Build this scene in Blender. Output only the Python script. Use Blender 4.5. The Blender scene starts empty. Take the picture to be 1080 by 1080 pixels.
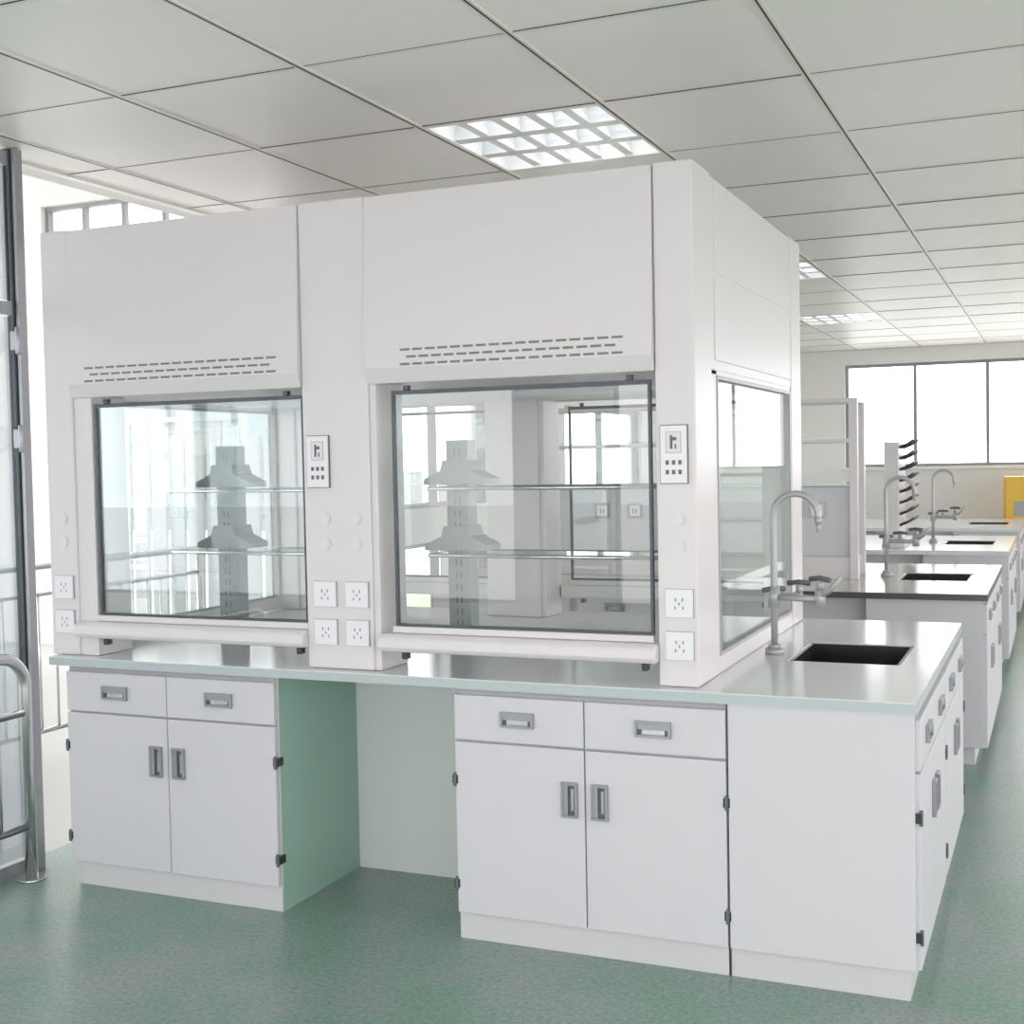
import bpy, bmesh, math, random
from mathutils import Vector, Matrix
random.seed(4)
scene=bpy.context.scene
COL=scene.collection

# ------------------------------------------------------------------ materials
def mat(name,col,rough=0.5,metal=0.0,noise=0.0,nscale=20,bump=0.0,bscale=200,spec=0.5,emit=None,estr=0):
    m=bpy.data.materials.new(name); m.use_nodes=True
    nt=m.node_tree; b=nt.nodes['Principled BSDF']
    b.inputs['Base Color'].default_value=(*col,1); b.inputs['Roughness'].default_value=rough
    b.inputs['Metallic'].default_value=metal
    b.inputs['Specular IOR Level'].default_value=spec
    tc=nt.nodes.new('ShaderNodeTexCoord')
    if noise>0:
        n=nt.nodes.new('ShaderNodeTexNoise'); n.inputs['Scale'].default_value=nscale; n.inputs['Detail'].default_value=5
        nt.links.new(tc.outputs['Object'],n.inputs['Vector'])
        r=nt.nodes.new('ShaderNodeMix'); r.data_type='RGBA'
        r.inputs['A'].default_value=(*[c*(1-noise) for c in col],1)
        r.inputs['B'].default_value=(*[min(1,c*(1+noise)) for c in col],1)
        nt.links.new(n.outputs['Fac'],r.inputs['Factor']); nt.links.new(r.outputs['Result'],b.inputs['Base Color'])
    if bump>0:
        n2=nt.nodes.new('ShaderNodeTexNoise'); n2.inputs['Scale'].default_value=bscale
        nt.links.new(tc.outputs['Object'],n2.inputs['Vector'])
        bp=nt.nodes.new('ShaderNodeBump'); bp.inputs['Strength'].default_value=bump; bp.inputs['Distance'].default_value=0.01
        nt.links.new(n2.outputs['Fac'],bp.inputs['Height']); nt.links.new(bp.outputs['Normal'],b.inputs['Normal'])
    if emit:
        b.inputs['Emission Color'].default_value=(*emit,1); b.inputs['Emission Strength'].default_value=estr
    return m
def glassmat(name,tint,refl=1.0,rough=0.0):
    m=bpy.data.materials.new(name); m.use_nodes=True; nt=m.node_tree; nt.nodes.clear()
    o=nt.nodes.new('ShaderNodeOutputMaterial'); mx=nt.nodes.new('ShaderNodeMixShader')
    t=nt.nodes.new('ShaderNodeBsdfTransparent'); t.inputs['Color'].default_value=(*tint,1)
    g=nt.nodes.new('ShaderNodeBsdfGlossy'); g.inputs['Roughness'].default_value=rough; g.inputs['Color'].default_value=(.97,1,.99,1)
    f=nt.nodes.new('ShaderNodeFresnel'); f.inputs['IOR'].default_value=1.5
    mt=nt.nodes.new('ShaderNodeMath'); mt.operation='MULTIPLY'; mt.inputs[1].default_value=refl
    nt.links.new(f.outputs[0],mt.inputs[0]); nt.links.new(mt.outputs[0],mx.inputs[0])
    nt.links.new(t.outputs[0],mx.inputs[1]); nt.links.new(g.outputs[0],mx.inputs[2]); nt.links.new(mx.outputs[0],o.inputs[0])
    return m
WHITE=mat('white_powder_coat',(.70,.665,.675),.34,noise=.015,nscale=6)
CAB=mat('cabinet_paint',(.60,.595,.63),.4,noise=.015,nscale=5)
KICK=mat('kick_paint',(.58,.575,.59),.5,noise=.02)
BOUNCEP=mat('panel_floor_bounce_green',(.28,.45,.37),.45,noise=.04,nscale=4)  # white panels; green bounce light off the floor put into the colour
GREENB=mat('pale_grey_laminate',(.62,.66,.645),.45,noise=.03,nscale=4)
TOP=mat('phenolic_top_pale',(.70,.71,.72),.15,noise=.02,nscale=40)
TOPE=mat('phenolic_edge_aqua',(.44,.50,.52),.3,noise=.02,nscale=40)
TOPD=mat('epoxy_top_dark_edge',(.06,.055,.055),.3,noise=.1,nscale=60)
TOPGLARE=mat('epoxy_top_glare',(.58,.55,.53),.15,noise=.04,nscale=60)  # black top; window glare on it put into this grey
BLACK=mat('black_polypropylene',(.015,.017,.018),.25,noise=.1)
DARK=mat('dark_slot',(.05,.05,.055),.6,noise=.1)
VENT=mat('vent_slot_grey',(.17,.17,.18),.6,noise=.1)
GREY=mat('grey_handle',(.32,.33,.35),.3,metal=.6,noise=.05)
GREYD=mat('grey_recess',(.09,.10,.11),.45,noise=.05)
SLATE=mat('slate_aluminium',(.05,.06,.075),.35,metal=.3,noise=.15,nscale=8)
STEEL=mat('stainless',(.62,.63,.63),.2,metal=1,noise=.03)
PIPE=mat('faucet_grey_coat',(.42,.43,.43),.3,metal=.2,noise=.03)
SHADE=mat('column_grey_green',(.24,.28,.28),.35,metal=.2,noise=.05)
PLAST=mat('socket_plastic',(.82,.80,.84),.3,noise=.01)
PLUG=mat('plug_plastic',(.72,.69,.71),.3,noise=.01)
OUT=mat('plate_outline',(.36,.36,.40),.4,noise=.02)
WALLM=mat('wall_paint',(.82,.81,.79),.7,noise=.02,nscale=3,bump=.05)
TILE=mat('ceiling_tile_metal',(.89,.87,.82),.38,noise=.04,nscale=2.5,bump=.04,bscale=60,spec=.9)
TBAR=mat('t_bar',(.80,.78,.72),.35,metal=.3,noise=.03)
VOID=mat('ceiling_void',(.05,.05,.045),.9,noise=.1)
LOUV=mat('louver_aluminium',(.72,.74,.75),.3,metal=.6,noise=.02)
LAMPW=mat('lamp_white_enamel',(.88,.88,.88),.3,noise=.01)
TUBE=mat('fluorescent_tube',(.9,.9,.9),.4,noise=.01,emit=(.97,1,1),estr=5)
WFR=mat('window_frame_grey',(.26,.26,.27),.4,noise=.04)
YEL=mat('yellow_enamel',(.80,.47,.04),.35,noise=.03)
GRASS=mat('lawn',(.30,.42,.22),.9,noise=.3,nscale=3)
BOUNCEG=mat('pale_bounce_ground',(.66,.65,.64),.8,noise=.06,nscale=1)  # outdoor ground made pale so it bounces light up onto the ceiling
HALLF=mat('hall_floor',(.52,.52,.51),.4,noise=.06)
BLDG=mat('building_blue_grey',(.16,.18,.195),.7,noise=.06,nscale=.6)
BLDW=mat('building_windows',(.07,.08,.09),.3,noise=.1,nscale=.6)
GL=glassmat('clear_sash_glass',(.975,.992,.988),.8)
GLSIDE=glassmat('clear_side_glass',(.95,.98,.972),.25)
GLS=glassmat('shelf_glass_green',(.78,.91,.88),.8)
GLD=glassmat('door_glass',(.86,.89,.91),.6)
GLW=glassmat('window_glass',(.98,.99,.99),.4)
FLOOR=bpy.data.materials.new('green_vinyl_floor'); FLOOR.use_nodes=True
nt=FLOOR.node_tree; b=nt.nodes['Principled BSDF']
tc=nt.nodes.new('ShaderNodeTexCoord')
n1=nt.nodes.new('ShaderNodeTexNoise'); n1.inputs['Scale'].default_value=2.2; n1.inputs['Detail'].default_value=7; n1.inputs['Roughness'].default_value=.62
n2=nt.nodes.new('ShaderNodeTexNoise'); n2.inputs['Scale'].default_value=70; n2.inputs['Detail'].default_value=5
cr=nt.nodes.new('ShaderNodeValToRGB'); cr.color_ramp.elements[0].position=.40; cr.color_ramp.elements[1].position=.62
cr.color_ramp.elements[0].color=(.145,.275,.205,1); cr.color_ramp.elements[1].color=(.245,.29,.275,1)
mx=nt.nodes.new('ShaderNodeMix'); mx.data_type='RGBA'; mx.blend_type='OVERLAY'; mx.inputs['Factor'].default_value=.65
for n in (n1,n2): nt.links.new(tc.outputs['Object'],n.inputs['Vector'])
nt.links.new(n1.outputs['Fac'],cr.inputs['Fac']); nt.links.new(cr.outputs['Color'],mx.inputs['A']); nt.links.new(n2.outputs['Fac'],mx.inputs['B'])
nt.links.new(mx.outputs['Result'],b.inputs['Base Color']); b.inputs['Roughness'].default_value=.32

# ------------------------------------------------------------------ mesh accumulator
class M:
    def __init__(s): s.bm=bmesh.new(); s.mats=[]
    def mi(s,m):
        if m not in s.mats: s.mats.append(m)
        return s.mats.index(m)
    def box(s,x0,x1,y0,y1,z0,z1,m):
        i=s.mi(m); v=[s.bm.verts.new((x,y,z)) for x in (x0,x1) for y in (y0,y1) for z in (z0,z1)]
        for q in ((0,1,3,2),(4,6,7,5),(0,4,5,1),(2,3,7,6),(0,2,6,4),(1,5,7,3)):
            f=s.bm.faces.new([v[k] for k in q]); f.material_index=i
    def prism(s,prof,a0,a1,m,axis='x'):
        i=s.mi(m)
        def P(p,a): return {'x':(a,p[0],p[1]),'y':(p[0],a,p[1]),'z':(p[0],p[1],a)}[axis]
        A=[s.bm.verts.new(P(p,a0)) for p in prof]; B=[s.bm.verts.new(P(p,a1)) for p in prof]
        fs=[s.bm.faces.new(A),s.bm.faces.new(B[::-1])]; n=len(prof)
        for k in range(n): fs.append(s.bm.faces.new((A[k],B[k],B[(k+1)%n],A[(k+1)%n])))
        for f in fs: f.material_index=i
    def tube(s,pts,r,m,seg=12,r2=None):
        i=s.mi(m); pts=[Vector(p) for p in pts]; rings=[]; n=len(pts)
        t0=(pts[1]-pts[0]).normalized(); up=Vector((0,0,1)) if abs(t0.z)<.9 else Vector((1,0,0))
        nn=t0.cross(up).normalized()
        for k,p in enumerate(pts):
            t=(pts[min(k+1,n-1)]-pts[max(k-1,0)]).normalized()
            nn=(nn-t*nn.dot(t)).normalized(); bb=t.cross(nn)
            rr=r if r2 is None else r+(r2-r)*k/(n-1)
            rings.append([s.bm.verts.new(p+nn*math.cos(a)*rr+bb*math.sin(a)*rr) for a in [2*math.pi*j/seg for j in range(seg)]])
        for k in range(n-1):
            for j in range(seg):
                f=s.bm.faces.new((rings[k][j],rings[k][(j+1)%seg],rings[k+1][(j+1)%seg],rings[k+1][j])); f.material_index=i; f.smooth=True
        for rg,rv in ((rings[0],1),(rings[-1],0)):
            f=s.bm.faces.new(rg[::-1] if rv else rg); f.material_index=i
    def done(s,name,parent=None,bevel=0,loc=(0,0,0),rotz=0,seg=2):
        bmesh.ops.recalc_face_normals(s.bm,faces=s.bm.faces)
        me=bpy.data.meshes.new(name); s.bm.to_mesh(me); s.bm.free()
        for m in s.mats: me.materials.append(m)
        o=bpy.data.objects.new(name,me); COL.objects.link(o)
        o.location=loc; o.rotation_euler=(0,0,rotz)
        if bevel:
            md=o.modifiers.new('bevel','BEVEL'); md.width=bevel; md.segments=seg; md.limit_method='ANGLE'; md.angle_limit=.7
        if parent: o.parent=parent
        return o
def empty(name,loc=(0,0,0)):
    e=bpy.data.objects.new(name,None); COL.objects.link(e); e.location=loc; e.empty_display_size=.1; return e

# ------------------------------------------------------------------ room shell
CZ=2.69; XL=-3.31; XR=4.6; YB=-6.5; YF=11.3
m=M(); m.box(XL,XR,YB,YF,-.12,0,FLOOR); m.done('floor')
m=M(); m.box(-9.5,XL,YB,5.1,-.12,-.002,HALLF); m.done('floor_hall')
m=M(); m.box(-60,60,-50,90,-.6,-.5,BOUNCEG); m.done('bounce_ground')
m=M(); m.box(-9,-3.8,5.6,16,-.5,-.46,GRASS); m.done('lawn')
e=empty('neighbour_building',(-50,30,-.5)); m=M()
m.box(0,29,0,8,0,6.2,BLDG); m.box(-.2,29.2,-.2,8.2,6.2,6.5,BLDG)
m.done('block',e)
m=M()
for fl in range(2):
    for k in range(12): m.box(.8+k*2.35,2.5+k*2.35,-.06,.05,1.0+fl*3,2.6+fl*3,BLDW)
m.done('window_panes',e)

TX=.677; TY=.77; X0=-.365; Y0=.52
lights=[(-2,0),(-2,5),(-2,9),(-2,-4),(1,-4),(1,0),(1,5),(4,-4),(4,1)]  # the later cells are unseen troffers, added to light the room
m=M()
ky0=int(math.floor((YB-Y0)/TY)); ky1=int(math.ceil((YF-Y0)/TY))
for kx in range(-5,8):
    xa=max(X0+kx*TX,XL); xb=min(X0+(kx+1)*TX,XR)
    if xb-xa<.05: continue
    for ky in range(ky0,ky1):
        ya=max(Y0+ky*TY,YB); yb=min(Y0+(ky+1)*TY,YF)
        if yb-ya<.05 or (kx,ky) in lights: continue
        dz=random.uniform(0,.002)
        m.box(xa+.005,xb-.005,ya+.005,yb-.005,CZ-dz,CZ+.02,TILE)
for kx in range(-4,8):
    x=X0+kx*TX
    if x<XR-.02:
        m.box(x-.012,x+.012,YB,YF,CZ-.006,CZ+.012,TBAR)
        m.box(x-.003,x+.003,YB,YF,CZ-.007,CZ-.005,VOID)
for ky in range(ky0+1,ky1):
    y=Y0+ky*TY
    m.box(XL,XR,y-.007,y+.007,CZ-.004,CZ+.012,TBAR)
    m.box(XL,XR,y-.0095,y-.0065,CZ-.003,CZ+.010,VOID)
m.box(XL,XR,YB,YF,CZ+.16,CZ+.22,VOID)
m.box(XL-.02,XL+.01,YB,YF,CZ-.012,CZ+.22,TBAR)
m.done('ceiling')
for kx,ky in lights:
    xa=X0+kx*TX+.014; xb=xa+TX-.028; ya=Y0+ky*TY+.014; yb=ya+TY-.028
    e=empty('ceiling_light',((xa+xb)/2,(ya+yb)/2,CZ)); w=(xb-xa)/2; h=(yb-ya)/2
    m=M()
    m.box(-w,w,-h,h,.10,.11,LAMPW)
    for a in (-1,1):
        m.box(a*w-.006,a*w+.006,-h,h,-.004,.11,LAMPW); m.box(-w,w,a*h-.006,a*h+.006,-.0045,.11,LAMPW)
    m.done('housing',e)
    m=M()
    for k in range(1,3):
        y=-h+2*h*k/3
        m.prism([(y-.030,.0),(y-.018,.03),(y-.006,.09),(y+.006,.09),(y+.018,.03),(y+.030,.0)],-w,w,LOUV,'x')
    for k in range(1,5):
        x=-w+2*w*k/5
        m.prism([(x-.018,.003),(x-.009,.03),(x-.003,.085),(x+.003,.085),(x+.009,.03),(x+.018,.003)],-h,h,LAMPW,'y')
    m.done('louver',e)
    m=M()
    for k in range(3):
        y=-h+2*h*(k+.5)/3
        m.tube([(-w+.02,y,.06),(w-.02,y,.06)],.014,TUBE,6)
    m.done('tubes',e)

def wall(name,axis,pos,a0,a1,z0,z1,openings,thick=.2,sgn=1,m_=WALLM):
    m=M(); p0,p1=(pos,pos+thick*sgn) if sgn>0 else (pos+thick*sgn,pos)
    def bx(a,b,c,d):
        if b-a<.001 or d-c<.001: return
        if axis=='y': m.box(a,b,p0,p1,c,d,m_)
        else: m.box(p0,p1,a,b,c,d,m_)
    cols={}
    for o in openings: cols.setdefault((o[0],o[1]),[]).append(o)
    cur=a0
    for (b0,b1) in sorted(cols):
        bx(cur,b0,z0,z1); zc=z0
        for o in sorted(cols[(b0,b1)],key=lambda q:q[2]):
            bx(b0,b1,zc,o[2]); zc=o[3]
        bx(b0,b1,zc,z1); cur=b1
    bx(cur,a1,z0,z1)
    return m.done(name)
wn=[0]
def window(axis,pos,a0,a1,z0,z1,nv,trans=(),fm=WFR,fw=.035,glass=True,d=.06):
    wn[0]+=1; m=M()
    def bx(a,b,c,e,mm,dd=d):
        if axis=='y': m.box(a,b,pos-dd/2,pos+dd/2,c,e,mm)
        else: m.box(pos-dd/2,pos+dd/2,a,b,c,e,mm)
    bx(a0,a1,z0,z0+fw,fm); bx(a0,a1,z1-fw,z1,fm)
    for k in range(nv+1):
        a=a0+(a1-a0)*k/nv; a=min(max(a,a0+fw/2),a1-fw/2)
        bx(a-fw/2,a+fw/2,z0+fw,z1-fw,fm,d*.9)
    for t in trans: bx(a0+fw,a1-fw,t-fw/2,t+fw/2,fm,d*.8)
    if glass: bx(a0+fw,a1-fw,z0+fw,z1-fw,GLW,.006)
    return m.done('window_%d'%wn[0])
wall('wall_far','y',YF,XL-.2,XR+.2,-.1,4.5,[(-1.88,4.2,1.36,2.52)])
window('y',YF+.08,-1.88,4.2,1.36,2.52,8)
m=M(); m.box(-1.93,4.25,YF-.06,YF+.02,1.325,1.36,WALLM); m.done('trim_1',None,.004)
ro=[(-6.0,-.5,.5,2.25),(0,5.0,.5,2.25),(5.5,10.8,.5,2.25)]  # unseen windows, sized to set the light on hood side and ceiling
wall('wall_right','x',XR,YB,YF,-.1,CZ+.2,ro)
for o in ro: window('x',XR+.1,*o,5,glass=False)
bo=[(-9.0,-4.0,.25,2.6),(-3.1,.6,.25,2.4),(.9,4.4,.25,2.4)]  # unseen windows behind the camera, added and sized to light the hood front
wall('wall_back','y',YB,-9.7,XR+.2,-.1,4.5,bo,sgn=-1)
for o in bo: window('y',YB-.1,*o,4,glass=False)
lo=[(3.1,4.65,.3,1.0),(3.1,4.65,1.22,1.95),(6.1,8.2,.3,1.0),(6.1,8.2,1.22,1.95),(9.0,10.8,1.22,1.95)]
wall('wall_left','x',XL,2.25,YF,-.1,4.5,lo,sgn=-1,thick=.15)
for o in lo: window('x',XL-.08,*o,2,fm=WFR,fw=.03)
ho=[(-7.65,-3.9,.25,2.6),(-7.65,-3.9,3.05,3.76)]
wall('wall_hall_far','y',5.0,-9.7,XL-.15,-.1,4.5,ho)
window('y',5.08,-7.65,-3.9,.25,2.6,6,(1.1,)); window('y',5.08,-7.65,-3.9,3.05,3.76,9)
hl=[(-6.0,-1.0,.25,4.0),(-.7,4.7,.25,4.0)]
wall('wall_hall_left','x',-9.5,YB,5.0,-.1,4.5,hl,sgn=-1)
for o in hl: window('x',-9.6,*o,5,(1.2,2.5),glass=False)
m=M(); m.box(-9.7,XL,YB,5.1,4.5,4.6,WALLM); m.done('ceiling_hall')
m=M(); m.box(XL-.12,XL-.02,YB,2.25,CZ-.01,4.5,WALLM); m.done('wall_fascia')

e=empty('balcony_railing',(-4.6,0,0)); m=M()
for z in (1.0,.85,.12): m.tube([(0,-3,z),(0,3.0,z)],.022 if z==1.0 else .013,STEEL)
y=-3
while y<3.05:
    m.tube([(0,y,0),(0,y,1.0)],.018,STEEL,8)
    if y<2.9:
        for k in range(1,8): m.tube([(0,y+k*.125,.12),(0,y+k*.125,.85)],.007,STEEL,6)
    y+=1.0
m.done('balusters',e)
e=empty('stacked_panel_boards',(-6.4,4.35,0)); m=M()
for k in range(12):
    x=k*.17; hgt=1.75+random.uniform(-.08,.12)
    m.prism([(x,0),(x+.13,0),(x+.13+.03,hgt),(x+.03,hgt)],0,.03,CAB if k%3 else GREY,'y')
m.box(-.05,2.2,.04,.10,0,.12,GREYD)
m.done('boards',e)

e=empty('glass_partition',(0,0,0)); m=M()
m.box(-3.215,-3.185,.07,.13,0,CZ-.004,SLATE)
m.box(-3.183,-3.165,.08,.12,0,CZ-.004,GREY)
m.done('corner_post',e,.004)
m=M()
for y in (-1.05,-2.2): m.box(-3.215,-3.185,y-.03,y+.03,0,CZ-.004,SLATE)
for z in (.03,2.1,CZ-.04): m.box(-3.212,-3.188,-3.3,.07,z-.025,z+.025,GREY)
m.box(-3.204,-3.196,-3.3,.07,.06,2.07,GLD)
m.box(-3.204,-3.196,-3.3,.07,2.13,CZ-.07,GLD)
m.done('glazed_frame',e)
m=M()
for z in (1.98,1.62):
    m.box(-3.185,-3.155,.05,.085,z-.035,z+.035,GREY); m.tube([(-3.155,.06,z-.05),(-3.155,.06,z+.05)],.011,GREY)
m.done('hinge_hardware',e,.003)
e=empty('stainless_handrail',(-3.12,0,0)); m=M()
def loop(y0,y1,zt,r,rad):
    p=[(0,y0,0)]+[(0,y0-r+r*math.cos(a),zt-r+r*math.sin(a)) for a in [math.pi/2*k/8 for k in range(9)]]
    p+=[(0,y1+r-r*math.sin(a),zt-r+r*math.cos(a)) for a in [math.pi/2*k/8 for k in range(9)]]+[(0,y1,0)]
    m.tube(p,rad,STEEL,14)
loop(0,-1.4,.83,.12,.022)
m.tube([(0,0,.62),(0,-1.4,.62)],.014,STEEL); m.tube([(0,0,.2),(0,-1.4,.2)],.014,STEEL)
m.tube([(0,0,0),(0,0,.01)],.05,STEEL,16); m.tube([(0,-1.4,0),(0,-1.4,.01)],.05,STEEL,16)
for k in range(1,10): m.tube([(0,-.14*k,.2),(0,-.14*k,.62)],.008,STEEL,8)
m.done('rails',e)

# ------------------------------------------------------------------ bench parts
def handle(parent,x,y,z,w,h,rotz=0):
    m=M(); b=.008
    m.box(-w/2,w/2,-.002,.0,-h/2,h/2,GREYD)
    m.box(-w/2,w/2,-.012,0,h/2-b,h/2,GREY); m.box(-w/2,w/2,-.012,0,-h/2,-h/2+b,GREY)
    m.box(-w/2,-w/2+b,-.012,0,-h/2+b,h/2-b,GREY); m.box(w/2-b,w/2,-.012,0,-h/2+b,h/2-b,GREY)
    if w>h: m.box(-w/2+b,w/2-b,-.010,-.004,.0,h/2-b,GREY); m.box(-w/2+.02,w/2-.02,-.003,-.0015,-h/2+b,0,STEEL)
    else: m.box(-w/2+b,-.004,-.010,-.004,-h/2+b,h/2-b,GREY); m.box(0.004,w/2-b-.006,-.003,-.0015,-h/2+.02,h/2-.02,STEEL)
    m.done('pull_handle',parent,.002,(x,y,z),rotz)
def hinge(parent,x,y,z,rotz=0):
    m=M(); m.box(-.010,.010,-.006,.03,-.014,.014,BLACK); m.box(-.005,.005,-.010,0,-.022,.022,GREYD); m.done('hinge',parent,.002,(x,y,z),rotz)
ZT=.83; ZS=.80
def fronts(parent,x0,x1,yf,n=2,rotz=0,ox=0,oy=0,hinges=(0,1)):
    g=M(); w=(x1-x0)/n
    for k in range(n):
        a=x0+k*w+.002; b=x0+(k+1)*w-.002
        g.box(a,b,yf,yf+.02,.637,.778,CAB); g.box(a,b,yf,yf+.02,.088,.630,CAB)
    c,s=math.cos(rotz),math.sin(rotz)
    g.done('doors_and_drawers',parent,.003,(ox,oy,0),rotz)
    g=M(); g.box(x0+.004,x1-.004,yf+.015,yf+.0215,.09,.79,OUT); g.done('shadow_gap_backing',parent,0,(ox,oy,0),rotz)
    def W(x,y): return (ox+c*x-s*y, oy+s*x+c*y)
    for k in range(n):
        cx=x0+(k+.5)*w; px,py=W(cx,yf); handle(parent,px,py,.709,.11,.048,rotz)
        if n%2==0: hx=x0+(k+1)*w-.048 if k%2==0 else x0+k*w+.048
        else: hx=x0+(k+1)*w-.05
        px,py=W(hx,yf); handle(parent,px,py,.478,.052,.108,rotz)
    for i in hinges:
        hx=(x0+.001,x1-.001)[i]
        for z in (.51,.18):
            px,py=W(hx,yf+.004); hinge(parent,px,py,z,rotz)
def ctop(m,x0,x1,y0,y1,hole,mt):
    def slab(a,b,c,d): m.box(a,b,c,d,ZS,ZT,mt)
    if hole:
        h0,h1,k0,k1=hole
        slab(x0,h0,y0,y1); slab(h1,x1,y0,y1); slab(h0,h1,y0,k0); slab(h0,h1,k1,y1)
    else: slab(x0,x1,y0,y1)
def basin(parent,h):
    h0,h1,k0,k1=h; m=M(); t=.012; zb=.57; zt=ZT-.004
    m.box(h0,h1,k0,k1,zb-.012,zb,BLACK)
    m.box(h0,h0+t,k0,k1,zb,zt,BLACK); m.box(h1-t,h1,k0,k1,zb,zt,BLACK); m.box(h0,h1,k0,k0+t,zb,zt,BLACK); m.box(h0,h1,k1-t,k1,zb,zt,BLACK)
    m.tube([((h0+h1)/2,(k0+k1)/2,zb),((h0+h1)/2,(k0+k1)/2,zb+.006)],.035,STEEL,16)
    m.done('sink_basin',parent)
def faucet(x,y,s=1.0):
    e=empty('lab_faucet',(x,y,ZT)); m=M()
    m.tube([(0,0,0),(0,0,.02)],.032,PIPE,20); m.tube([(0,0,.02),(0,0,.035)],.022,PIPE,16)
    R=.075; p=[(0,0,.03),(0,0,.25),(0,0,.47)]+[(R-R*math.cos(a),0,.47+R*math.sin(a)) for a in [math.pi*k/14 for k in range(1,15)]]+[(2*R,0,.455)]
    m.tube(p,.0115,PIPE,14)
    m.tube([(2*R,0,.465),(2*R,0,.445)],.013,PIPE,12); m.tube([(2*R,0,.445),(2*R,0,.415)],.009,PIPE,12,r2=.006)
    m.tube([(0,0,.16),(0,0,.23)],.02,PIPE,14)
    m.tube([(0,0,.195),(.08,-.015,.195),(.16,-.035,.195)],.012,PIPE,12)
    m.tube([(.16,-.035,.17),(.16,-.035,.225)],.018,PIPE,12)
    m.tube([(.16,-.035,.205),(.20,-.06,.23),(.235,-.075,.275)],.012,PIPE,12,r2=.007)
    m.tube([(0,0,.19),(.03,.09,.19),(.06,.13,.19)],.011,PIPE,12)
    m.done('pipework',e)
    m=M()
    for (hx,hy,hz,dx,dy) in ((.16,-.035,.235,.035,-.02),(0,0,.195,-.03,-.03),(.06,.13,.205,.04,.0)):
        m.tube([(hx,hy,hz-.01),(hx,hy,hz+.022)],.012,PIPE,12)
        m.tube([(hx-dx,hy-dy,hz+.025),(hx,hy,hz+.03),(hx+dx,hy+dy,hz+.025)],.009,GREYD,10)
    m.done('taps',e)
    return e

bn=empty('lab_bench',(0,0,0))
HS=(-.467,-.11,.63,1.08)
m=M(); ctop(m,-3.0,0.0,0.0,1.75,HS,TOP); m.done('worktop',bn)
m=M(); m.box(-3.002,.002,-.002,0,ZS,ZT-.003,TOPE); m.box(0,.002,0,1.75,ZS,ZT-.003,TOPE); m.done('worktop_edge',bn)
basin(bn,HS)
m=M()
m.box(-2.94,-2.052,.034,.56,.088,ZS,CAB)
m.box(-1.388,-.525,.034,.56,.088,ZS,CAB)
m.box(-2.94,-.525,.56,1.72,.088,ZS,CAB)
m.box(-.518,-.006,.012,.034,.088,ZS,CAB)
m.box(-.030,-.008,.034,1.72,.088,ZS,CAB)
m.box(-.518,-.030,1.70,1.72,.088,ZS,CAB)
m.done('carcass',bn,.002)
m=M()
m.box(-2.0515,-2.0495,.036,.545,.0,ZS,BOUNCEP); m.box(-1.390,-1.388,.036,.545,.0,ZS,BOUNCEP)
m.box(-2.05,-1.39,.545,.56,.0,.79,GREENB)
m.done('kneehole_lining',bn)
m=M()
for a,b in ((-2.90,-2.052),(-1.388,-.527),(-.519,-.022)): m.box(a,b,.03,.05,0,.088,KICK)
m.box(-2.92,-2.9,.03,1.70,0,.088,KICK); m.box(-.045,-.022,.05,1.70,0,.088,KICK); m.box(-2.9,-.045,1.68,1.70,0,.088,KICK)
m.box(-2.072,-2.053,.05,.56,0,.088,KICK); m.box(-1.387,-1.37,.05,.56,0,.088,KICK)
m.box(-.5225,-.5195,.030,.6,0,.8,DARK)
m.done('plinth',bn,.002)
fronts(bn,-2.94,-2.052,.012); fronts(bn,-1.388,-.523,.012)
fronts(bn,.03,.85,-.0,2,math.pi/2,.008,0); fronts(bn,.87,1.70,-.0,2,math.pi/2,.008,0)
faucet(-.535,.76)

# ------------------------------------------------------------------ fume hood
hd=empty('fume_hood',(0,0,ZT+.001))
def H(m,name,bev=0): 
    o=m.done(name,hd,bev); o.location=(0,0,-(ZT+.001)); return o
HB=1.70; HT=2.36
LO=ZT+.001
m=M()
m.box(-3.03+.004,-.614,.075,HB-.025,1.765,HT-.004,WHITE)
for yy0,yy1 in ((.05,.25),(HB-.20,HB)):
    for a,b in ((-3.03,-2.905),(-1.938,-1.689),(-.73,-.61)):
        m.box(a,b,yy0,yy1,LO,HT,WHITE)
H(m,'columns_and_top',.006)
m=M()
for yy0,yy1 in ((.058,.24),(HB-.19,HB-.008)):
    m.box(-2.905,-2.825,yy0,yy1,LO,1.765,WHITE); m.box(-1.689,-1.665,yy0,yy1,LO,1.765,WHITE)
H(m,'inner_jambs',.003)
for xs in (-.61,-3.03):
    x0,x1=(xs-.03,xs-.004) if xs>-1 else (xs+.004,xs+.03)
    m=M()
    m.box(x0,x1,.25,.32,LO,1.77,WHITE); m.box(x0,x1,1.48,HB-.2,LO,1.77,WHITE)
    m.box(x0,x1,.32,1.48,LO,.885,WHITE); m.box(x0,x1,.25,1.5,1.755,1.77,WHITE)
    H(m,'side_wall',.002)
    m=M(); xx0,xx1=(x1-.002,x1+.003) if xs>-1 else (x0-.003,x0+.002)
    for a,b,c,d in ((.32,.332,.885,1.755),(1.468,1.48,.885,1.755),(.332,1.468,.885,.897),(.332,1.468,1.743,1.755)):
        m.box(xx0,xx1,a,b,c,d,OUT)
    gx=(x0+x1)/2; m.box(gx-.003,gx+.003,.32,1.48,.885,1.755,GLSIDE)
    H(m,'side_glass')
    m=M(); q0,q1=(xs-.006,xs-.001) if xs>-1 else (xs+.001,xs+.006)
    m.box(q0,q1,.30,1.49,1.80,2.05,WHITE); m.box(q0,q1,.30,1.49,2.07,2.33,WHITE)
    H(m,'side_access_panel',.002)
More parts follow.
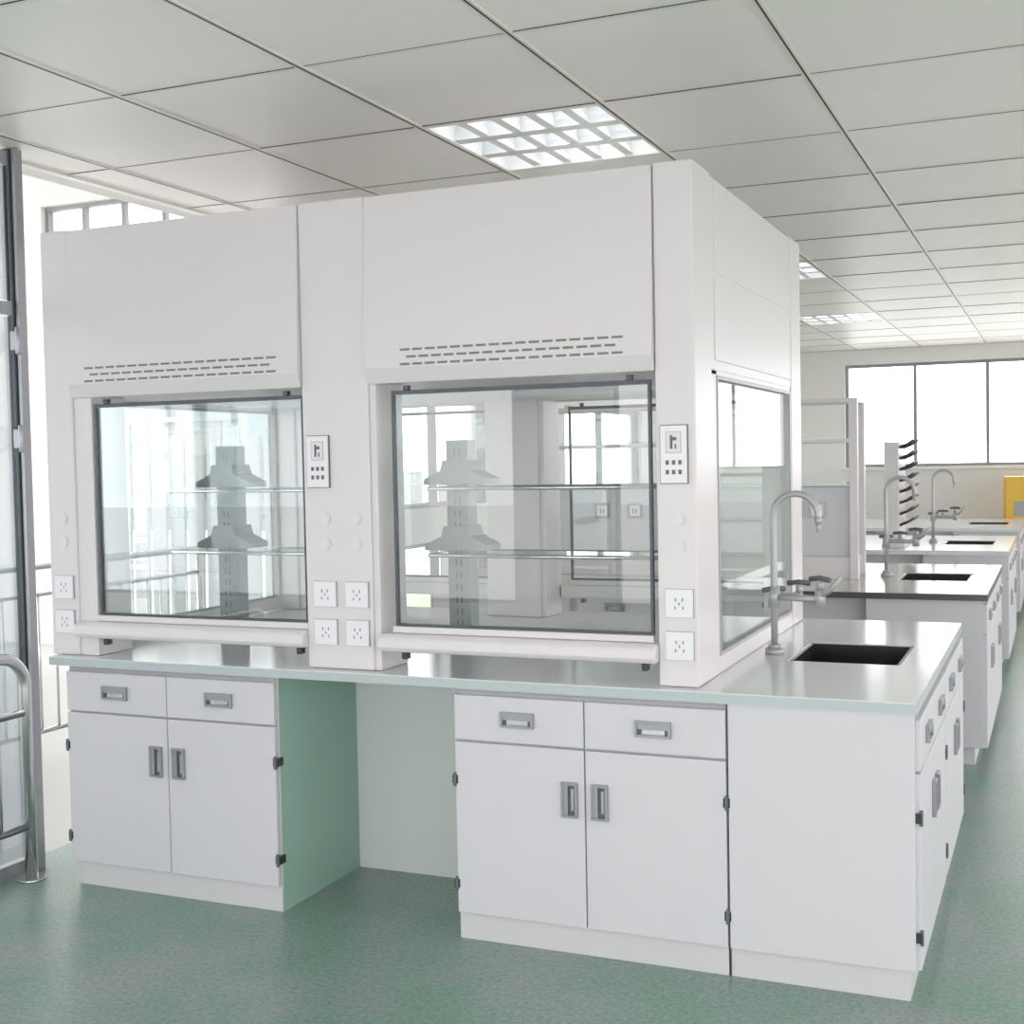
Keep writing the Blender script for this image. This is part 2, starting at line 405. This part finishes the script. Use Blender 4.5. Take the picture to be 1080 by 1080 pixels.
def socket(x,z,yf,sg):
    m=M(); s=.0425
    def b(x0,x1,d0,d1,z0,z1,mm): 
        ya,yb=sorted((yf+sg*d0,yf+sg*d1)); m.box(x0,x1,ya,yb,z0,z1,mm)
    b(x-s,x+s,0,-.006,z-s,z+s,OUT); b(x-s+.0015,x+s-.0015,-.004,-.010,z-s+.0015,z+s-.0015,PLAST)
    b(x-.012,x-.009,-.009,-.0105,z+.006,z+.016,DARK); b(x+.009,x+.012,-.009,-.0105,z+.006,z+.016,DARK)
    for dx,dz in ((-.012,-.012),(.012,-.012)): b(x+dx-.0015,x+dx+.0015,-.009,-.0105,z+dz-.006,z+dz+.003,DARK)
    b(x-.0015,x+.0015,-.009,-.0105,z-.005,z+.003,DARK)
    H(m,'power_socket')
def ctrl(x,z,yf,sg):
    m=M()
    def b(x0,x1,d0,d1,z0,z1,mm): 
        ya,yb=sorted((yf+sg*d0,yf+sg*d1)); m.box(x0,x1,ya,yb,z0,z1,mm)
    b(x-.042,x+.042,0,-.006,z-.086,z+.086,GREYD); b(x-.0395,x+.0395,-.004,-.010,z-.0835,z+.0835,PLAST)
    b(x-.023,x+.023,-.009,-.0108,z+.004,z+.066,OUT); b(x-.021,x+.021,-.0105,-.0115,z+.006,z+.064,PLUG)
    b(x-.010,x-.002,-.011,-.012,z+.016,z+.056,GREYD); b(x-.002,x+.010,-.011,-.012,z+.040,z+.050,GREYD); b(x+.004,x+.009,-.011,-.012,z+.016,z+.030,GREYD)
    for i in (-1,0,1):
        for j in (0,1): b(x+i*.019-.005,x+i*.019+.005,-.009,-.0115,z-.030-j*.028,z-.017-j*.028,GREYD)
    H(m,'control_panel')
for yf,sg in ((.05,1),(HB,-1)):
    def Y(d0,d1): return sorted((yf+sg*d0,yf+sg*d1))
    for (pa,pb,sa,sb,s0,s1) in ((-2.905,-1.938,-2.815,-1.942,-2.825,-2.012),(-1.689,-.73,-1.612,-.748,-1.558,-.81)):
        m=M(); prof=[(yf+sg*.03,HT-.005),(yf-sg*.004,HT-.005),(yf-sg*.022,1.805),(yf-sg*.004,1.758),(yf+sg*.03,1.758)]
        m.prism(prof,pa+.002,pb-.002,WHITE,'x'); H(m,'front_cover',.003)
        m=M(); n=17; st=(s1-s0)/n
        for r,z in enumerate((1.861,1.838,1.815)):
            yy=yf-sg*(.0195+.0008*r); ya,yb=sorted((yy-sg*.0016,yy+sg*.004))
            for k in range(n):
                o=st*.5 if r==1 else 0
                if r==1 and k==n-1: continue
                m.box(s0+k*st+o,s0+(k+1)*st-.010+o,ya,yb,z-.0036,z+.0036,VENT)
        H(m,'vent_slots')
        m=M(); ya,yb=Y(.012,.030); f=.009
        m.box(sa,sb,ya,yb,1.722,1.735,SLATE); m.box(sa,sb,ya,yb,.978,.978+f,SLATE)
        m.box(sa,sa+f,ya,yb,.978+f,1.722,SLATE); m.box(sb-f,sb,ya,yb,.978+f,1.722,SLATE)
        for hx in (sa+.05,sb-.07):
            y0,y1=Y(.0,.02); m.box(hx,hx+.018,y0,y1,1.733,1.750,BLACK)
        H(m,'sash_frame',.001)
        m=M(); g0,g1=Y(.018,.024); m.box(sa+f,sb-f,g0,g1,.978+f,1.722,GL); H(m,'sash_glass')
        m=M(); y0,y1=Y(.008,.032); m.box(sa-.01,sb,y0,y1,.957,.978,WHITE)
        H(m,'sash_sill',.002)
        m=M(); m.prism([(yf-sg*.036,.915),(yf-sg*.028,.899),(yf+sg*.04,.899),(yf+sg*.04,.956),(yf-sg*.014,.956),(yf-sg*.031,.945)],(pa if pa<-2 else pa+.03),pb,WHITE,'x')
        H(m,'airfoil_rail',.008)
        m=M(); 
        for hx in (sa+.035,sb-.03):
            y0,y1=Y(-.02,.01); m.box(hx,hx+.018,y0,y1,.876,.899,BLACK)
        H(m,'rail_feet',.003)
    for x,z in ((-.664,1.078),(-.664,.953),(-1.863,1.078),(-1.743,1.078),(-1.863,.953),(-1.743,.953),(-2.962,1.078),(-2.962,.953)):
        socket(x,z,yf,sg)
    for x in (-.674,-1.878): ctrl(x,1.513,yf,sg)
    m=M()
    for x in (-.666,-1.86,-1.745,-2.962):
        for z in (1.325,1.243):
            a,b_=yf,yf-sg*.003; m.tube([(x,a,z),(x,b_,z)],.022,WHITE,24)
            m.tube([(x,b_,z),(x,b_-sg*.002,z)],.017,PLUG,24)
    H(m,'blanking_plugs')
for cx,xr in ((-2.55,-1.95),(-1.576,-.75)):
    m=M()
    for yy in (.50,):
        m.box(cx-.042,cx+.042,yy-.035,yy+.035,LO,1.58,SHADE)
        for k in range(16): m.box(cx-.012,cx-.006,yy-.037,yy-.034,.88+k*.043,.905+k*.043,GREYD); m.box(cx+.006,cx+.012,yy-.037,yy-.034,.88+k*.043,.905+k*.043,GREYD)
        for z in (1.425,1.195):
            m.prism([(cx-.045,z+.085),(cx+.045,z+.085),(cx+.055,z+.05),(cx+.12,z+.02),(cx+.12,z),(cx-.12,z),(cx-.12,z+.02),(cx-.055,z+.05)],yy-.06,yy+.06,SHADE,'y')
    H(m,'service_column',.004)
    m=M()
    xl=max(cx-.19,-2.80 if cx<-2 else -1.65)
    for z in (1.412,1.182):
        m.box(xl,xr,.38,.62,z-.004,z+.004,GLS)
        for yy in (.38,.62): m.tube([(xl,yy,z+.0),(xr,yy,z+.0)],.007,STEEL,8)
        m.tube([(xl,.38,z),(xl,.62,z)],.006,STEEL,8)
        m.box(xr-.012,xr+.006,.36,.64,z-.02,z+.02,SHADE)
    H(m,'glass_shelves')
m=M()
for a,b in ((-2.75,-2.05),(-1.5,-.85)): m.box(a,b,.80,.92,1.745,1.766,PLAST)
H(m,'hood_lamp',.004)

# ------------------------------------------------------------------ rear benches
def island(y0,top,edge,sinky,nm='lab_bench'):
    e=empty(nm,(0,y0,0)); D=1.72
    hole=(-.44,-.08,sinky,sinky+.45)
    m=M()
    ctop(m,-3.0,.04,0,D,hole,top)
    o=m.done('worktop',e)
    if edge:
        m=M(); m.box(-3.002,.042,-.003,.0,ZS-.002,ZT-.002,edge); m.box(.04,.043,0,D,ZS-.002,ZT-.002,edge); m.done('worktop_edge',e)
    basin(e,hole)
    m=M()
    m.box(-2.94,-.52,.12,D-.03,.088,ZS,CAB)
    m.box(-.52,.02,.03,.05,.088,ZS,CAB); m.box(0,.02,.05,D-.03,.088,ZS,CAB); m.box(-.52,0,D-.05,D-.03,.088,ZS,CAB)
    m.done('carcass',e,.002)
    m=M(); m.box(-2.9,-.02,.06,.08,0,.088,KICK); m.box(-.04,-.02,.08,D-.06,0,.088,KICK); m.box(-2.9,-.04,D-.08,D-.06,0,.088,KICK); m.done('plinth',e)
    fronts(e,-2.94,-2.1,.098); fronts(e,-2.06,-1.2,.098)
    fronts(e,.04,.86,0,2,math.pi/2,.040,0,()); fronts(e,.88,1.68,0,2,math.pi/2,.040,0,())
    return e
island(2.85,TOPGLARE,TOPD,.65)
island(5.70,TOP,None,.65)
island(8.50,TOP,None,.65)
for y,x in ((2.85,-.52),(5.70,-.52)):
    faucet(x,y+.85)
for y in (3.62,):
    e=empty('reagent_rack',(0,y,ZT)); m=M()
    xa,xb=-2.75,-.66
    for x in (xa,(xa+xb)/2,xb):
        for dy in (-.13,.13): m.box(x-.022,x+.022,dy-.018,dy+.018,0,.98,WHITE)
        m.box(x-.02,x+.02,-.13,.13,.955,.98,WHITE)
    m.box(xa,xb,-.13,.13,0,.12,WHITE)
    m.box(xa+.02,xb-.02,-.11,.11,.12,.50,CAB)
    for dy in (-.14,.14): m.box(xa,xb,dy-.006,dy+.006,.955,.98,WHITE); m.box(xa,xb,dy-.005,dy+.005,.74,.76,WHITE)
    m.done('frame',e,.003)
    m=M(); m.box(xa,xb,-.15,.15,.515,.523,GLS); m.box(xa,xb,-.13,.13,.765,.773,GLS); m.done('glass_shelf',e)
    m=M()
    for x in (-.86,-.98,-1.9,-2.1):
        m.box(x-.045,x+.045,-.118,-.109,.33,.42,GREY); m.box(x-.03,x+.03,-.121,-.117,.345,.405,PLAST)
        m.box(x-.012,x-.006,-.123,-.120,.36,.385,DARK); m.box(x+.006,x+.012,-.123,-.120,.36,.385,DARK)
    m.done('power_sockets',e)
e=empty('peg_drying_rack',(-.70,5.95,ZT)); m=M()
m.box(-.10,.0,-.02,.42,.0,.76,WHITE); m.box(-.12,.04,-.03,.43,0,.03,WHITE); m.done('backboard',e,.004)
m=M()
for i in range(8):
    for j in range(5):
        y_=.02+j*.09; z=.16+i*.08
        m.tube([(0,y_,z),(.05,y_,z+.02),(.10,y_,z+.055)],.010,BLACK,8,r2=.007)
m.done('pegs',e)
e=empty('safety_cabinet',(-.17,10.45,0)); m=M()
m.box(0,.95,0,.45,.05,1.25,YEL); m.box(.02,.46,-.02,0,.08,1.22,YEL); m.box(.48,.93,-.02,0,.08,1.22,YEL)
for x in (.04,.86):
    for y in (.03,.37): m.box(x,x+.05,y,y+.05,0,.05,BLACK)
m.done('body',e,.008)
m=M(); m.box(.42,.45,-.035,-.02,.6,.75,BLACK); m.box(.10,.35,-.023,-.02,.85,1.0,OUT); m.done('latch_and_label',e,.002)

# ------------------------------------------------------------------ light
w=bpy.data.worlds.new('World'); scene.world=w; w.use_nodes=True
bg=w.node_tree.nodes['Background']; bg.inputs['Color'].default_value=(1.0,.98,.985,1); bg.inputs['Strength'].default_value=5.0
def portal(loc,rot,sx,sy):
    l=bpy.data.lights.new('window_portal','AREA'); l.shape='RECTANGLE'; l.size=sx; l.size_y=sy
    l.cycles.is_portal=True
    o=bpy.data.objects.new('window_portal',l); COL.objects.link(o); o.location=loc; o.rotation_euler=rot
hp=math.pi/2
portal((1.16,YF+.15,1.94),(-hp,0,0),6.1,1.16)
for o in ro: portal((XR+.16,(o[0]+o[1])/2,(o[2]+o[3])/2),(0,hp,0),o[3]-o[2],o[1]-o[0])
for o in bo: portal(((o[0]+o[1])/2,YB-.16,(o[2]+o[3])/2),(hp,0,0),o[1]-o[0],o[3]-o[2])
for o in hl: portal((-9.66,(o[0]+o[1])/2,2.1),(0,-hp,0),3.75,o[1]-o[0])
portal((-5.8,5.15,2.0),(-hp,0,0),3.8,3.6)

scene.view_settings.view_transform='Standard'
scene.view_settings.exposure=0.0
scene.view_settings.gamma=1.12

# ------------------------------------------------------------------ camera
R=Matrix(((0.9191122,0.0023417,0.3939889),(0.3935203,0.0436602,-0.9182786),(-0.0193519,0.9990437,0.0392071)))
cd=bpy.data.cameras.new('camera'); cam=bpy.data.objects.new('camera',cd); COL.objects.link(cam)
cam.matrix_world=Matrix.Translation((.355,-3.556,1.50))@R.to_4x4()
cd.sensor_width=36; cd.lens=1346/1080*36; cd.clip_start=.05; cd.clip_end=300
scene.camera=cam
